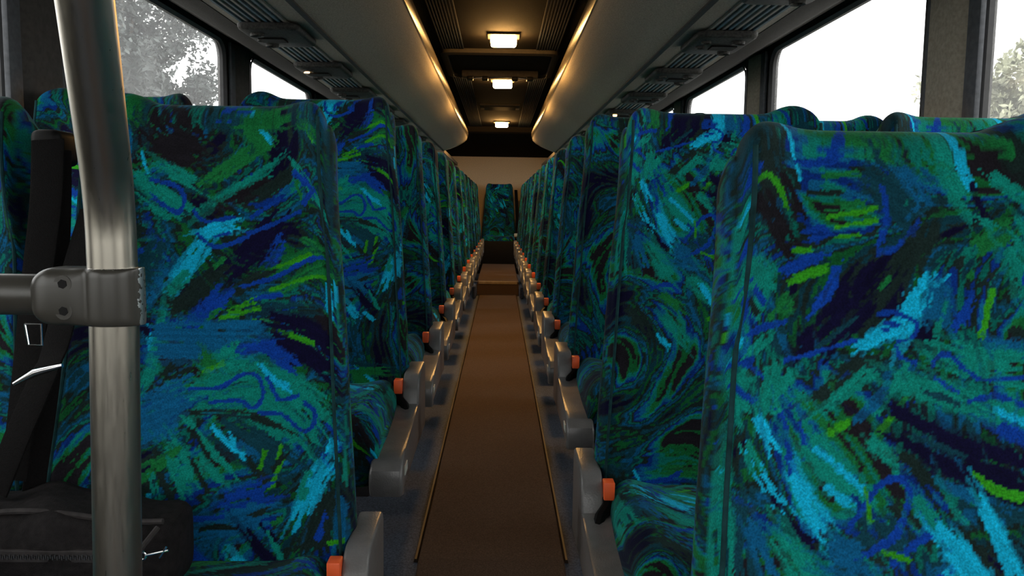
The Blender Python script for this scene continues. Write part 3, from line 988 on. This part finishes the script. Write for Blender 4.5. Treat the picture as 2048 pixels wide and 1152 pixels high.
def backrest_mesh(key, out, nx=190, nz=300):
    cv = SHEETS[key]
    rc_ = .042
    uf = np.sin(np.linspace(-1, 1, nx) * math.pi / 2 * .55) / math.sin(math.pi / 2 * .55)
    ns, nb = 7, 12
    ncap = 9
    rows = nz + ncap
    nc = nx + ns + nb + ns
    P = np.zeros((rows, nc, 3))
    C = np.zeros((rows, nc, 3))
    for j in range(rows):
        if j < nz:
            v, a = j / (nz - 1), 0.0
        else:
            v, a = 1.0, (j - nz + 1) / ncap * math.pi / 2
        xf, yf, zt = back_front(uf, np.full(nx, v * .97), out)
        ub = np.linspace(1, -1, nb)
        xb, _, ztb = back_front(ub, np.full(nb, v * .97), out)
        yb = np.full(nb, B_TH / 2) - .02 * np.clip((np.abs(ub) - .8) / .2, 0, 1) ** 2
        s = np.linspace(0, 1, ns + 2)[1:-1]
        bulge = .006 * np.sin(s * math.pi)
        xr = xf[-1] + bulge
        yr = yf[-1] + (yb[0] - yf[-1]) * s
        xl = xf[0] - bulge
        yl = yb[-1] + (yf[0] - yb[-1]) * s
        x = np.concatenate([xf, xr, xb, xl])
        y = np.concatenate([yf, yr, yb, yl])
        zz = np.concatenate([zt, np.full(ns, zt[-1]), ztb, np.full(ns, zt[0])])
        yc = np.concatenate([(yf + B_TH / 2) / 2, np.full(ns, (yf[-1] + yb[0]) / 2), (np.interp(ub[::-1], uf, yf)[::-1] + yb) / 2, np.full(ns, (yf[0] + yb[-1]) / 2)])
        z = (zz - rc_) * v + rc_ * math.sin(a)
        y = yc + (y - yc) * max(math.cos(a), .02)
        x = x * (1 - .05 * (1 - math.cos(a)))
        P[j, :, 0], P[j, :, 1], P[j, :, 2] = x, y, z
        sx = np.concatenate([.38 + .24 * uf, .62 + .10 * s, np.linspace(.72, .04, nb), .04 + .10 * s])
        sy = np.full(nc, .02 + .79 * (1 - v) * .97) + (rc_ * (1 - a / (math.pi / 2)) * .6 if j >= nz else 0.02)
        C[j] = sample(cv, sx, sy)
    P = recline(P)
    return grid_mesh('backrest_' + key, P, C, True, VELOUR)


def piping_mesh(sd):
    bm = bmesh.new()
    pts = []
    for v in np.linspace(0.0, 1.0, 40):
        u = np.array([.955 * sd])
        x, y, zt = back_front(u, np.array([v * .97]))
        pts.append((x[0], y[0] - .001, (zt[0] - .042) * v + .012 * v))
    P = recline(np.array(pts))
    bm_tube(bm, [Vector(p) for p in P], .0030, 6)
    return from_bm('piping', bm, M_PIPING, smooth=True, data_only=True)


CU_W, CU_T = .235, .165


def cushion_mesh(key, nx=150):
    """rounded cushion: loop of the side profile swept across the width"""
    cv = SHEETS[key]
    # side profile (y, z) from top back over the front to the bottom back
    pr = []
    for t in np.linspace(0, 1, 90):
        y = .10 - .40 * t
        z = .012 * math.sin(t * math.pi) + .018 * t
        pr.append((y, z))
    yb, zb = pr[-1]
    for a in np.linspace(0, 1, 40)[1:]:
        an = a * math.pi / 2
        pr.append((yb - .06 * math.sin(an), zb - .06 * (1 - math.cos(an))))
    yb, zb = pr[-1]
    for t in np.linspace(0, 1, 40)[1:]:
        pr.append((yb + .03 * t, zb - (CU_T - .07) * t))
    yb, zb = pr[-1]
    for t in np.linspace(0, 1, 8)[1:]:
        pr.append((yb + (.10 - yb) * t, -CU_T + .01 * (1 - t)))
    pr = np.array(pr)
    arc = np.concatenate([[0], np.cumsum(np.hypot(*np.diff(pr, axis=0).T))])
    us = np.sin(np.linspace(-1, 1, nx) * math.pi / 2 * .8) / math.sin(math.pi / 2 * .8)
    cy, cz = -.10, -CU_T / 2
    P = np.zeros((len(pr), nx + 12, 3))
    C = np.zeros((len(pr), nx + 12, 3))
    uu = np.concatenate([us[:1]] * 6 + [us] + [us[-1:]] * 6)
    for j, (y, z) in enumerate(pr):
        au = np.abs(us)
        k = np.clip((au - .80) / .20, 0, 1)
        sh = 1 - np.sqrt(np.maximum(0, 1 - k ** 2))
        ins = .048
        d = math.hypot(y - cy, z - cz) + 1e-6
        Y = y - (1 if y > cy else -1) * ins * .35 * sh
        Z = np.where(z > cz, z - ins * sh + .010 * np.exp(-((au - .82) / .15) ** 2), z + ins * .4 * sh)
        x = CU_W * us
        # side fan closing to the centre line of the side face
        f = np.linspace(0, 1, 8)[1:-1]
        xl = np.full(6, -CU_W) - .004 * np.sin(f * math.pi)
        Yl = cy + (Y[0] - cy) * f
        Zl = cz + (Z[0] - cz) * f
        xr = -xl[::-1]
        Yr = cy + (Y[-1] - cy) * f[::-1]
        Zr = cz + (Z[-1] - cz) * f[::-1]
        P[j, :, 0] = np.concatenate([xl, x, xr])
        P[j, :, 1] = np.concatenate([Yl, Y, Yr])
        P[j, :, 2] = np.concatenate([Zl, Z, Zr])
        sx = np.concatenate([.14 - .08 * (1 - f), .38 + .24 * us, .62 + .08 * (1 - f[::-1])])
        C[j] = sample(cv, sx, np.full(nx + 12, (.05 + arc[j]) % CH))
    P[..., 2] += .455
    return grid_mesh('cushion_' + key, P, C, False, VELOUR)


BACK = {}


def back_of(key, out):
    if (key, out) not in BACK:
        BACK[key, out] = backrest_mesh(key, out)
    return BACK[key, out]


CUSH = {k: cushion_mesh(k) for k in ('A', 'D', 'F')}
PIPE = {s: piping_mesh(s) for s in (-1, 1)}


def trim_mesh():
    """grey moulded side cover on the aisle side; x=0 at its aisle face, outboard is +x"""
    bm = bmesh.new()
    bm_prism(bm, [(.17, .486), (.162, .498), (.03, .494), (.004, .482), (-.012, .455), (-.02, .40), (-.02, .32), (.17, .318)], 0, .042, 'x', bevel=.006, seg=3)
    bm_prism(bm, [(.06, .425), (-.04, .424), (-.12, .414), (-.30, .395), (-.36, .384), (-.385, .366), (-.392, .345), (-.38, .318), (-.34, .312), (-.20, .322), (.06, .318)], .0, .064, 'x', bevel=.009, seg=3)
    return from_bm('side_trim', bm, M_TRIMG, smooth=True, data_only=True)


TRIM = trim_mesh()
bm = bmesh.new()
bm_prism(bm, [(-.386, .372), (-.394, .346), (-.382, .316), (-.352, .308), (-.345, .33), (-.352, .388)], -.003, .067, 'x', bevel=.008, seg=3)
TRIMCAP = from_bm('trim_cap', bm, M_TRIMG, smooth=True, data_only=True)
bm = bmesh.new()
bm_box(bm, (-.0025, -.33, .345), (-.0005, -.285, .365))
STICK = from_bm('label_sticker', bm, M_STICKER, data_only=True)
# buckle: stalk leaning up and forward, head with orange release button facing the passenger
bm = bmesh.new()
bm_box(bm, (-.0145, -.012, .405), (.0145, .018, .455), .004)
bm_tube(bm, [(0, .0, .44), (.006, -.018, .432), (.018, -.036, .425), (.026, -.058, .412)], [.013, .012, .0115, .011], 8)
STALK = from_bm('buckle', bm, M_BLACK, smooth=True, data_only=True)
bm = bmesh.new()
bm_box(bm, (-.0105, -.017, .449), (.0105, .012, .484), .0022)
BUTT = from_bm('release_button', bm, M_ORANGE, smooth=True, data_only=True)
bm = bmesh.new()
bm_box(bm, (-.20, -.24, .262), (.20, .08, .298), .006)
BASE = from_bm('seat_frame', bm, M_FRAME, smooth=True, data_only=True)
LEGM = []
for y in (-.19, .05):
    bm = bmesh.new()
    bm_box(bm, (-.03, y - .02, -.03), (.03, y + .02, .27), .005)
    LEGM.append(from_bm('leg', bm, M_FRAME, smooth=True, data_only=True))
bm = bmesh.new()
bm_prism(bm, [(.10, .30), (.15, .33), (.30, 1.10), (.285, 1.11), (.262, 1.06)], -.17, .17, 'x', bevel=.01)
SHELL = from_bm('back_shell', bm, M_FRAME, smooth=True, data_only=True)


def seat(x, y, z, key, ckey, label, aisle=0, group='coach seats in rows', legs=True):
    e = empty('coach_seat', (x, y, z), label, 'seat', group)
    b = setd('backrest', back_of(key, (1 if x > AC else -1) if legs else 0), e)
    for s in (-1, 1):
        setd('piping', PIPE[s], b)
    setd('cushion', CUSH[ckey], e)
    if legs:
        setd('seat_frame', BASE, e)
        for m_ in LEGM:
            setd('leg', m_, e)
    if aisle:
        # aisle = -1: the aisle lies towards -x
        t = setd('side_trim', TRIM, e)
        t.location = (aisle * .288, 0, 0)
        t.scale = (-aisle, 1, 1)
        c_ = setd('trim_cap', TRIMCAP, t)
        c_['label'] = 'rounded grey plastic front end cap'
        setd('label_sticker', STICK, t)
    bk = setd('buckle', STALK, e)
    bk.location = (aisle * .236 if aisle else .236, 0, 0)
    bk.scale = ((1 if aisle >= 0 else -1), 1, 1)
    bb = setd('release_button', BUTT, bk)
    bb['label'] = 'orange release button'
    return e


KEYS_L = ['A', 'E', 'C', 'D', 'A', 'C', 'E', 'A', 'C', 'D', 'E', 'A', 'C', 'D']
KEYS_R = ['B', 'F', 'E', 'D', 'B', 'F', 'D', 'E', 'B', 'F', 'E', 'D', 'F', 'B']
CK = ['A', 'D', 'F']
L_Y = [1.234] + [2.04 + ROWP * k for k in range(12)]
R_Y = [.755, 1.52] + [2.38 + ROWP * k for k in range(11)]
for k, y in enumerate(L_Y):
    z = floor_z(y) + (.012 if k == 0 else 0)
    seat(AC - .475, y, z, KEYS_L[k], CK[k % 3], 'aisle seat with blue green swirl velour, %s row behind the grab pole' % ORD[k], 1)
    seat(AC - (.986 if k == 0 else 1.0), y, z, KEYS_L[(k + 2) % 14], CK[(k + 1) % 3], 'window seat with blue green swirl velour, %s row behind the grab pole' % ORD[k], 0)
for k, y in enumerate(R_Y):
    z = floor_z(y) + (.014 if k == 0 else 0)
    dx = (-.004, -.014)[k] if k < 2 else 0
    seat(AC + .475 + dx, y, z, KEYS_R[k], CK[(k + 1) % 3], 'aisle seat with blue green swirl velour, %s row across from the grab pole' % ORD[k], -1)
    seat(AC + 1.0 + dx, y, z, KEYS_R[(k + 3) % 14], CK[k % 3], 'window seat with blue green swirl velour, %s row across from the grab pole' % ORD[k], 0)
# rear bench of five
bb = box('bench_plinth', (XL + .02, 11.20, .0), (XR - .02, Y1 - .01, .315), M_BLACK, bevel=.01)
box('front_panel', (XL + .02, 11.13, .0), (XR - .02, 11.165, .445), M_BLACK, bb, .01)
tag(bb, 'black plinth carrying the rear bench seats', 'plinth')
for k in range(5):
    nm = ['outer bench seat on the grab pole side, against the rear wall', 'bench seat at the rear wall next to middle one, grab pole side', 'middle rear seat facing down the aisle, beige wall behind', 'bench seat at the rear wall next to middle one, far from grab pole', 'outer bench seat against the rear wall, far from grab pole'][k]
    seat(AC + (k - 2) * .497, 11.55, .03, 'FFFFF'[k], 'D', nm, 0, 'rear bench seats', legs=False).scale = (.95, 1, 1)

# ------------------------------------------------------------------ grab pole with clamp and rail
DP = .75
gp = empty('grab_pole', (0, 0, 0), 'bent brushed steel grab pole with clamped horizontal rail', 'grab pole')
B0 = at_d(219, 392, DP)
T0 = at_d(170, 0, .655)
dirT = (T0 - B0)
top = B0 + dirT * ((EYE + .60 - B0.z) / dirT.z)
L0 = at_d(228, 590, DP)
L1 = at_d(236, 1152, DP)
dL = L1 - L0
bot = L0 + dL * ((floor_z(DP) - L0.z) / dL.z)
foot = Vector((bot.x, bot.y, floor_z(DP)))
gp.location = foot
pts = [bot, L1, L0]
for t in np.linspace(0, 1, 9):         # soft bend
    a = L0 + (B0 - L0) * .55
    c_ = B0 + dirT * .22
    pts.append(a * (1 - t) ** 2 + B0 * 2 * t * (1 - t) + c_ * t * t)
pts += [T0, top]
tube('pole', [p - foot for p in pts], .0212, STEEL, gp, 28)
bm = bmesh.new()
bm_tube(bm, [Vector((0, 0, 0)), Vector((0, 0, .012)), Vector((0, 0, .02))], [.05, .05, .03], 24)
from_bm('floor_flange', bm, STEEL, gp, smooth=True)
# clamp: a round socket for the rail that wraps the pole at its other end
pa = at_d(52, 596, .728)
H2 = .0262
XP = (L0.x + at_d(228, 596, DP).x) / 2
ZC = at_d(150, 597, .725).z
W = XP + .0268 - pa.x
bm = bmesh.new()
rings = []
wear = []
NS_ = 44
for i in range(57):
    t = i / 56
    x = W * (1 - math.cos(t * math.pi)) / 2
    xx = pa.x + x - XP
    wrap = math.sqrt(max(0, .0268 ** 2 - xx ** 2)) if abs(xx) < .0268 else 0
    sk = min(1, max(0, (x - W * .35) / (W * .3)))
    sk = sk * sk * (3 - 2 * sk)
    lend = math.sqrt(max(0, 1 - max(0, 1 - x / .020) ** 2))           # rounded rail end
    dep = max(.0245 * (1 - sk) + .021 * sk, wrap) if xx < -.004 else max(wrap, .0015)
    hh = H2 * (1 if x > .02 else .35 + .65 * lend)
    ex = 2 / (4.2 + 6 * sk)
    ring = []
    for k in range(NS_):
        a = 2 * math.pi * k / NS_
        cc, ss = math.cos(a), math.sin(a)
        yy = math.copysign(abs(cc) ** ex, cc) * dep * (.55 + .45 * lend if x < .02 else 1)
        zz = math.copysign(abs(ss) ** ex, ss) * hh
        ring.append(bm.verts.new((x, yy, zz)))
        e1 = max(0, 1 - (W - x) / .004)
        e2 = max(0, 1 - (H2 - abs(zz)) / .004) * (sk if yy < .004 else 0)
        wear.append(.64 * max(e1, e2 * (.9 if ss > 0 else .75)) + .0)
    rings.append(ring)
for i in range(56):
    for k in range(NS_):
        bm.faces.new((rings[i][k], rings[i][(k + 1) % NS_], rings[i + 1][(k + 1) % NS_], rings[i + 1][k]))
bm.faces.new(rings[0][::-1])
bm.faces.new(rings[-1])
co = from_bm('clamp', bm, CHIP, gp, smooth=True)
co.location = Vector((pa.x, DP, ZC)) - foot
wa = co.data.attributes.new('wear', 'FLOAT', 'POINT')
wa.data.foreach_set('value', wear)
for zz in (.0125, -.0115):
    sc = bpy.data.objects.new('clamp_screw', None)
    bm = bmesh.new()
    bm_tube(bm, [(0, .004, 0), (0, -.0015, 0)], .0078, 20)
    s1 = from_bm('clamp_screw', bm, CHIP, gp, smooth=True)
    s1.location = Vector((pa.x + .0335, DP - .0225, ZC + zz)) - foot
    bpy.data.objects.remove(sc)
    bm = bmesh.new()
    bm_tube(bm, [(0, -.0012, 0), (0, -.0022, 0)], .0042, 6)
    from_bm('screw_socket', bm, M_BLACK, s1)
rl = at_d(0, 588, .75)
tube('rail', [Vector((pa.x + .02, .75, rl.z)) - foot, Vector((-.62, .75, rl.z)) - foot, Vector((-1.22, .75, rl.z)) - foot], .0188, CHIP, gp, 24)

# ------------------------------------------------------------------ seat belts on the first row by the pole
def ribbon(name, pts, width, m, parent=None, thick=.0014, axis=None):
    """webbing: pts are centre points, axis the direction across the webbing (may vary)"""
    pts = [Vector(p) for p in pts]
    q = []
    for i in range(len(pts) - 1):
        p0, p1, p2, p3 = pts[max(i - 1, 0)], pts[i], pts[i + 1], pts[min(i + 2, len(pts) - 1)]
        for u in np.linspace(0, 1, 8)[:-1]:
            q.append(.5 * ((2 * p1) + (-p0 + p2) * u + (2 * p0 - 5 * p1 + 4 * p2 - p3) * u * u + (-p0 + 3 * p1 - 3 * p2 + p3) * u ** 3))
    q.append(pts[-1])
    bm = bmesh.new()
    rows = []
    n = len(q)
    for i, p in enumerate(q):
        d = (q[min(i + 1, n - 1)] - q[max(i - 1, 0)]).normalized()
        t = i / (n - 1)
        ax = Vector(axis[0]).lerp(Vector(axis[1]), t) if axis else Vector((1, 0, 0))
        ax = (ax - d * ax.dot(d)).normalized()
        nn = ax.cross(d)
        rows.append([bm.verts.new(p + ax * width / 2 * s + nn * thick * h) for s, h in ((-1, -1), (-.85, -1.6), (.85, -1.6), (1, -1), (1, 1), (-1, 1))])
    for i in range(n - 1):
        for k in range(6):
            bm.faces.new((rows[i][k], rows[i][(k + 1) % 6], rows[i + 1][(k + 1) % 6], rows[i + 1][k]))
    bm.faces.new(rows[0][::-1])
    bm.faces.new(rows[-1])
    return from_bm(name, bm, m, parent, smooth=True)


sb = empty('seat_belt', at_d(100, 290, 1.36), 'black seat belt hanging between the front seats behind the grab pole', 'seat belt')
o0 = Vector(sb.location)
g = lambda x, y, d: at_d(x, y, d) - o0
bm = bmesh.new()
bm_box(bm, (-.024, -.02, -.034), (.024, .05, .024), .012, 3)
from_bm('belt_guide', bm, M_BLACK, sb, smooth=True)
ribbon('shoulder_strap', [g(96, 280, 1.33), g(92, 400, 1.29), g(74, 560, 1.26), g(52, 760, 1.23), g(28, 960, 1.20)], .048, M_WEB, sb, axis=((1, .15, 0), (1, -.3, 0)))
ribbon('inner_strap', [g(122, 300, 1.345), g(121, 430, 1.31), g(112, 600, 1.275), g(95, 790, 1.24), g(66, 985, 1.20)], .030, M_WEB, sb, axis=((.8, .6, 0), (.7, .7, 0)))
ribbon('lap_strap', [g(186, 420, 1.30), g(150, 540, 1.26), g(112, 690, 1.215), g(90, 745, 1.19), g(40, 860, 1.17), g(-10, 985, 1.15)], .044, M_WEB, sb, axis=((1, 0, .4), (1, -.2, .3)))
tg = tube('belt_tongue', [g(28, 768, 1.16), g(70, 745, 1.16), g(125, 731, 1.16)], [.003, .006, .003], M_CHROME, sb, 10)
bm = bmesh.new()
a_, b_ = g(50, 648, 1.15), g(84, 690, 1.15)
bm_tube(bm, [Vector((a_.x, a_.y, a_.z)), Vector((a_.x + .004, a_.y, b_.z)), Vector((b_.x, a_.y, b_.z)), Vector((b_.x, a_.y, a_.z)), Vector((a_.x, a_.y, a_.z))], .0017, 8, cap=False)
from_bm('tongue_loop', bm, M_CHROME, sb, smooth=True)
# belt by the middle rear seat
rb = empty('seat_belt', (AC + .235, 11.62, .98), 'black seat belt hanging beside the middle rear seat', 'seat belt')
ribbon('strap', [(0, .13, .17), (.012, .05, -.05), (.02, -.02, -.25), (.018, -.08, -.47)], .045, M_WEB, rb, axis=((1, .2, 0), (1, -.2, 0)))
bm = bmesh.new()
bm_box(bm, (-.02, -.12, -.49), (.045, -.085, -.44), .008)
from_bm('belt_latch', bm, M_STICKER, rb, smooth=True)

# ------------------------------------------------------------------ black bag on the first row seats
zc = floor_z(1.234) + .482
bx0, bx1, by0, by1 = -.87, -.45, 1.065, 1.228
bh = .138
bag = empty('laptop_bag', ((bx0 + bx1) / 2, (by0 + by1) / 2, zc), 'black nylon zipped bag lying on the front seats behind the grab pole', 'bag')
NXB, NTB = 48, 40
bm = bmesh.new()
rings = []
rb_ = random.Random(4)
hw_, hd_ = (bx1 - bx0) / 2, (by1 - by0) / 2
for i in range(NXB + 1):
    u = -1 + 2 * i / NXB
    sh = (1 - abs(u) ** 7) ** (1 / 3.0) if abs(u) < 1 else 0
    ring = []
    for k in range(NTB):
        a = 2 * math.pi * k / NTB
        c_, s_ = math.cos(a), math.sin(a)
        y = math.copysign(abs(c_) ** .38, c_) * hd_ * (.25 + .75 * sh)
        z = bh / 2 + math.copysign(abs(s_) ** .42, s_) * bh / 2 * (.35 + .65 * sh)
        if s_ > 0:
            z += .006 * math.sin(u * 5 + 1) * sh - .012 * max(0, u) * sh - .035 * max(0, -c_ - .2) * (s_ ** .5)
            z += .004 * math.sin(u * 13 + y * 30)
        y += .004 * math.sin(u * 7 + 2)
        ring.append(bm.verts.new((u * hw_, y, max(z, 0))))
    rings.append(ring)
for i in range(NXB):
    for k in range(NTB):
        bm.faces.new((rings[i][k], rings[i][(k + 1) % NTB], rings[i + 1][(k + 1) % NTB], rings[i + 1][k]))
bm.faces.new(rings[0][::-1])
bm.faces.new(rings[-1])
from_bm('bag_body', bm, M_BAG, bag, smooth=True)
tube('top_piping', [(-hw_ * .95 + t * hw_ * 1.9, -.045 + .004 * math.sin(t * 9), bh - .004 - .014 * max(0, t - .5) + .006 * math.sin((-.95 + 1.9 * t) * 5 + 1)) for t in np.linspace(0, 1, 24)], .0042, M_BAGPIPE, bag, 8)
tube('end_piping', [(hw_ * .93, -.05 + .0 * t, bh - .02) if t == 0 else (hw_ * (.93 - .18 * t), -.05 - .058 * t, bh - .02 - .055 * t) for t in np.linspace(0, 1, 12)], .004, M_BAGPIPE, bag, 8)
# zip: tape and teeth along the front
zy, zz = -hd_ - .002, .090
bm = bmesh.new()
bm_box(bm, (-hw_ * .9, zy - .001, zz - .008), (hw_ * .66, zy + .006, zz + .008), .001)
zt_ = from_bm('zip_tape', bm, M_BAGPIPE, bag)
bm = bmesh.new()
for k in range(110):
    x = -hw_ * .9 + .0030 * k
    bm_box(bm, (x, zy - .003, zz - .0025 + (.001 if k % 2 else -.001)), (x + .0016, zy, zz + .0025 + (.001 if k % 2 else -.001)))
zo = from_bm('zip_teeth', bm, M_FRAME, zt_)
zo['kind'] = 'stuff'
# bright zip pull with a clip
px = g(285, 1110, 1.06) + o0 - Vector(bag.location)
zp = tube('zip_pull', [(px.x + .006 * math.cos(a), zy - .006 - .001 * math.sin(a), zz + .005 + .006 * math.sin(a)) for a in np.linspace(0, 2 * math.pi, 14)], .0016, M_CHROME, bag, 8)
tube('pull_tab', [(px.x + .006, zy - .007, zz + .006), (px.x + .022, zy - .008, zz + .010), (px.x + .036, zy - .007, zz + .013)], .0017, M_CHROME, zp, 8)
tube('pull_link', [(px.x + .024, zy - .007, zz + .003), (px.x + .034, zy - .008, zz + .018)], .0015, M_CHROME, zp, 8)
tube('strap_ring', [(-.205 + .012 * math.cos(a), -hd_ - .012, .028 + .010 * math.sin(a)) for a in np.linspace(0, 2 * math.pi, 16)], .0028, M_CHROME, bag, 8)
# carry handle
tube('handle', [(-.125 + .10 * t, -hd_ - .012 - .012 * math.sin(t * math.pi), .098 + .016 * math.sin(t * math.pi)) for t in np.linspace(0, 1, 14)], .006, M_BAGPIPE, bag, 8)

# ------------------------------------------------------------------ outside: ground and trees
gd = strip_y('ground', [(-70, -1.35), (70, -1.35)], -60, 90, M_GROUND)
tag(gd, 'pale gravel ground outside the coach', 'ground', kind='structure')


def tree(name, loc, h_crown, rad, hz, n, ml, label, seed, leaf=.11):
    r = np.random.default_rng(seed)
    e = empty(name, loc, label, 'tree', 'trees outside the windows')
    bm = bmesh.new()
    bm_tube(bm, [(0, 0, 0), (.05, .03, h_crown * .5), (-.04, 0, h_crown), (0, 0, h_crown + hz * .6)], [.22, .18, .13, .04], 10)
    from_bm('trunk', bm, M_BARK, e, smooth=True)
    clumps = []
    nb_ = 80
    for k in range(nb_):
        v = r.normal(size=3)
        v /= np.linalg.norm(v)
        q = v * np.array([rad, rad, hz]) * (.35 + .6 * r.random() ** .6)
        clumps.append((q, (.28 + .3 * r.random()) * rad * .55))
    for k in range(9):
        q = clumps[k * 5][0]
        bm = bmesh.new()
        bm_tube(bm, [(0, 0, h_crown * .8), (q[0] * .4, q[1] * .4, h_crown + q[2] * .3), (q[0] * .9, q[1] * .9, h_crown + q[2] * .9)], [.08, .05, .015], 6)
        from_bm('branch', bm, M_BARK, e, smooth=True)
    ci = r.integers(0, nb_, n)
    cen = np.array([clumps[i][0] for i in ci])
    rd = np.array([clumps[i][1] for i in ci])
    d = r.normal(size=(n, 3))
    d /= np.linalg.norm(d, axis=1)[:, None]
    p = cen + d * (rd * r.random(n) ** .45)[:, None] + np.array([0, 0, h_crown])
    a = r.normal(size=(n, 3))
    a /= np.linalg.norm(a, axis=1)[:, None]
    b = np.cross(a, r.normal(size=(n, 3)))
    b /= np.linalg.norm(b, axis=1)[:, None]
    s = leaf * (.6 + .8 * r.random(n))[:, None]
    V = np.stack([p - a * s, p - b * s * .45, p + a * s, p + b * s * .45], 1).reshape(-1, 3)
    me = bpy.data.meshes.new('foliage')
    me.from_pydata(V.tolist(), [], np.arange(n * 4).reshape(n, 4).tolist())
    me.materials.append(ml)
    o = setd('foliage', me, e)
    o['kind'] = 'stuff'
    return e


GZ = -1.35
tree('broadleaf_tree', (-10.4, 23.2, GZ), 5.6, 2.35, 4.0, 36000, M_LEAF, 'large hazy grey green tree outside the window beside the grab pole', 3, .085)
tree('broadleaf_tree', (-9.9, 17.2, GZ), 5.4, 2.7, 4.0, 36000, M_LEAF, 'tree partly behind the window pillar next to the grab pole', 8, .085)
tree('broadleaf_tree', (11.3, 18.6, GZ), 4.0, 1.75, 2.2, 16000, M_LEAF_SUNLIT, 'olive tree coloured pale as if sunlit outside the window across from the grab pole', 5, .08)
tree('broadleaf_tree', (10.2, 14.2, GZ), 3.9, 1.7, 2.6, 16000, M_LEAF_SUNLIT, 'taller olive tree, also coloured pale as sunlit, beside the other one across the aisle windows', 9, .08)
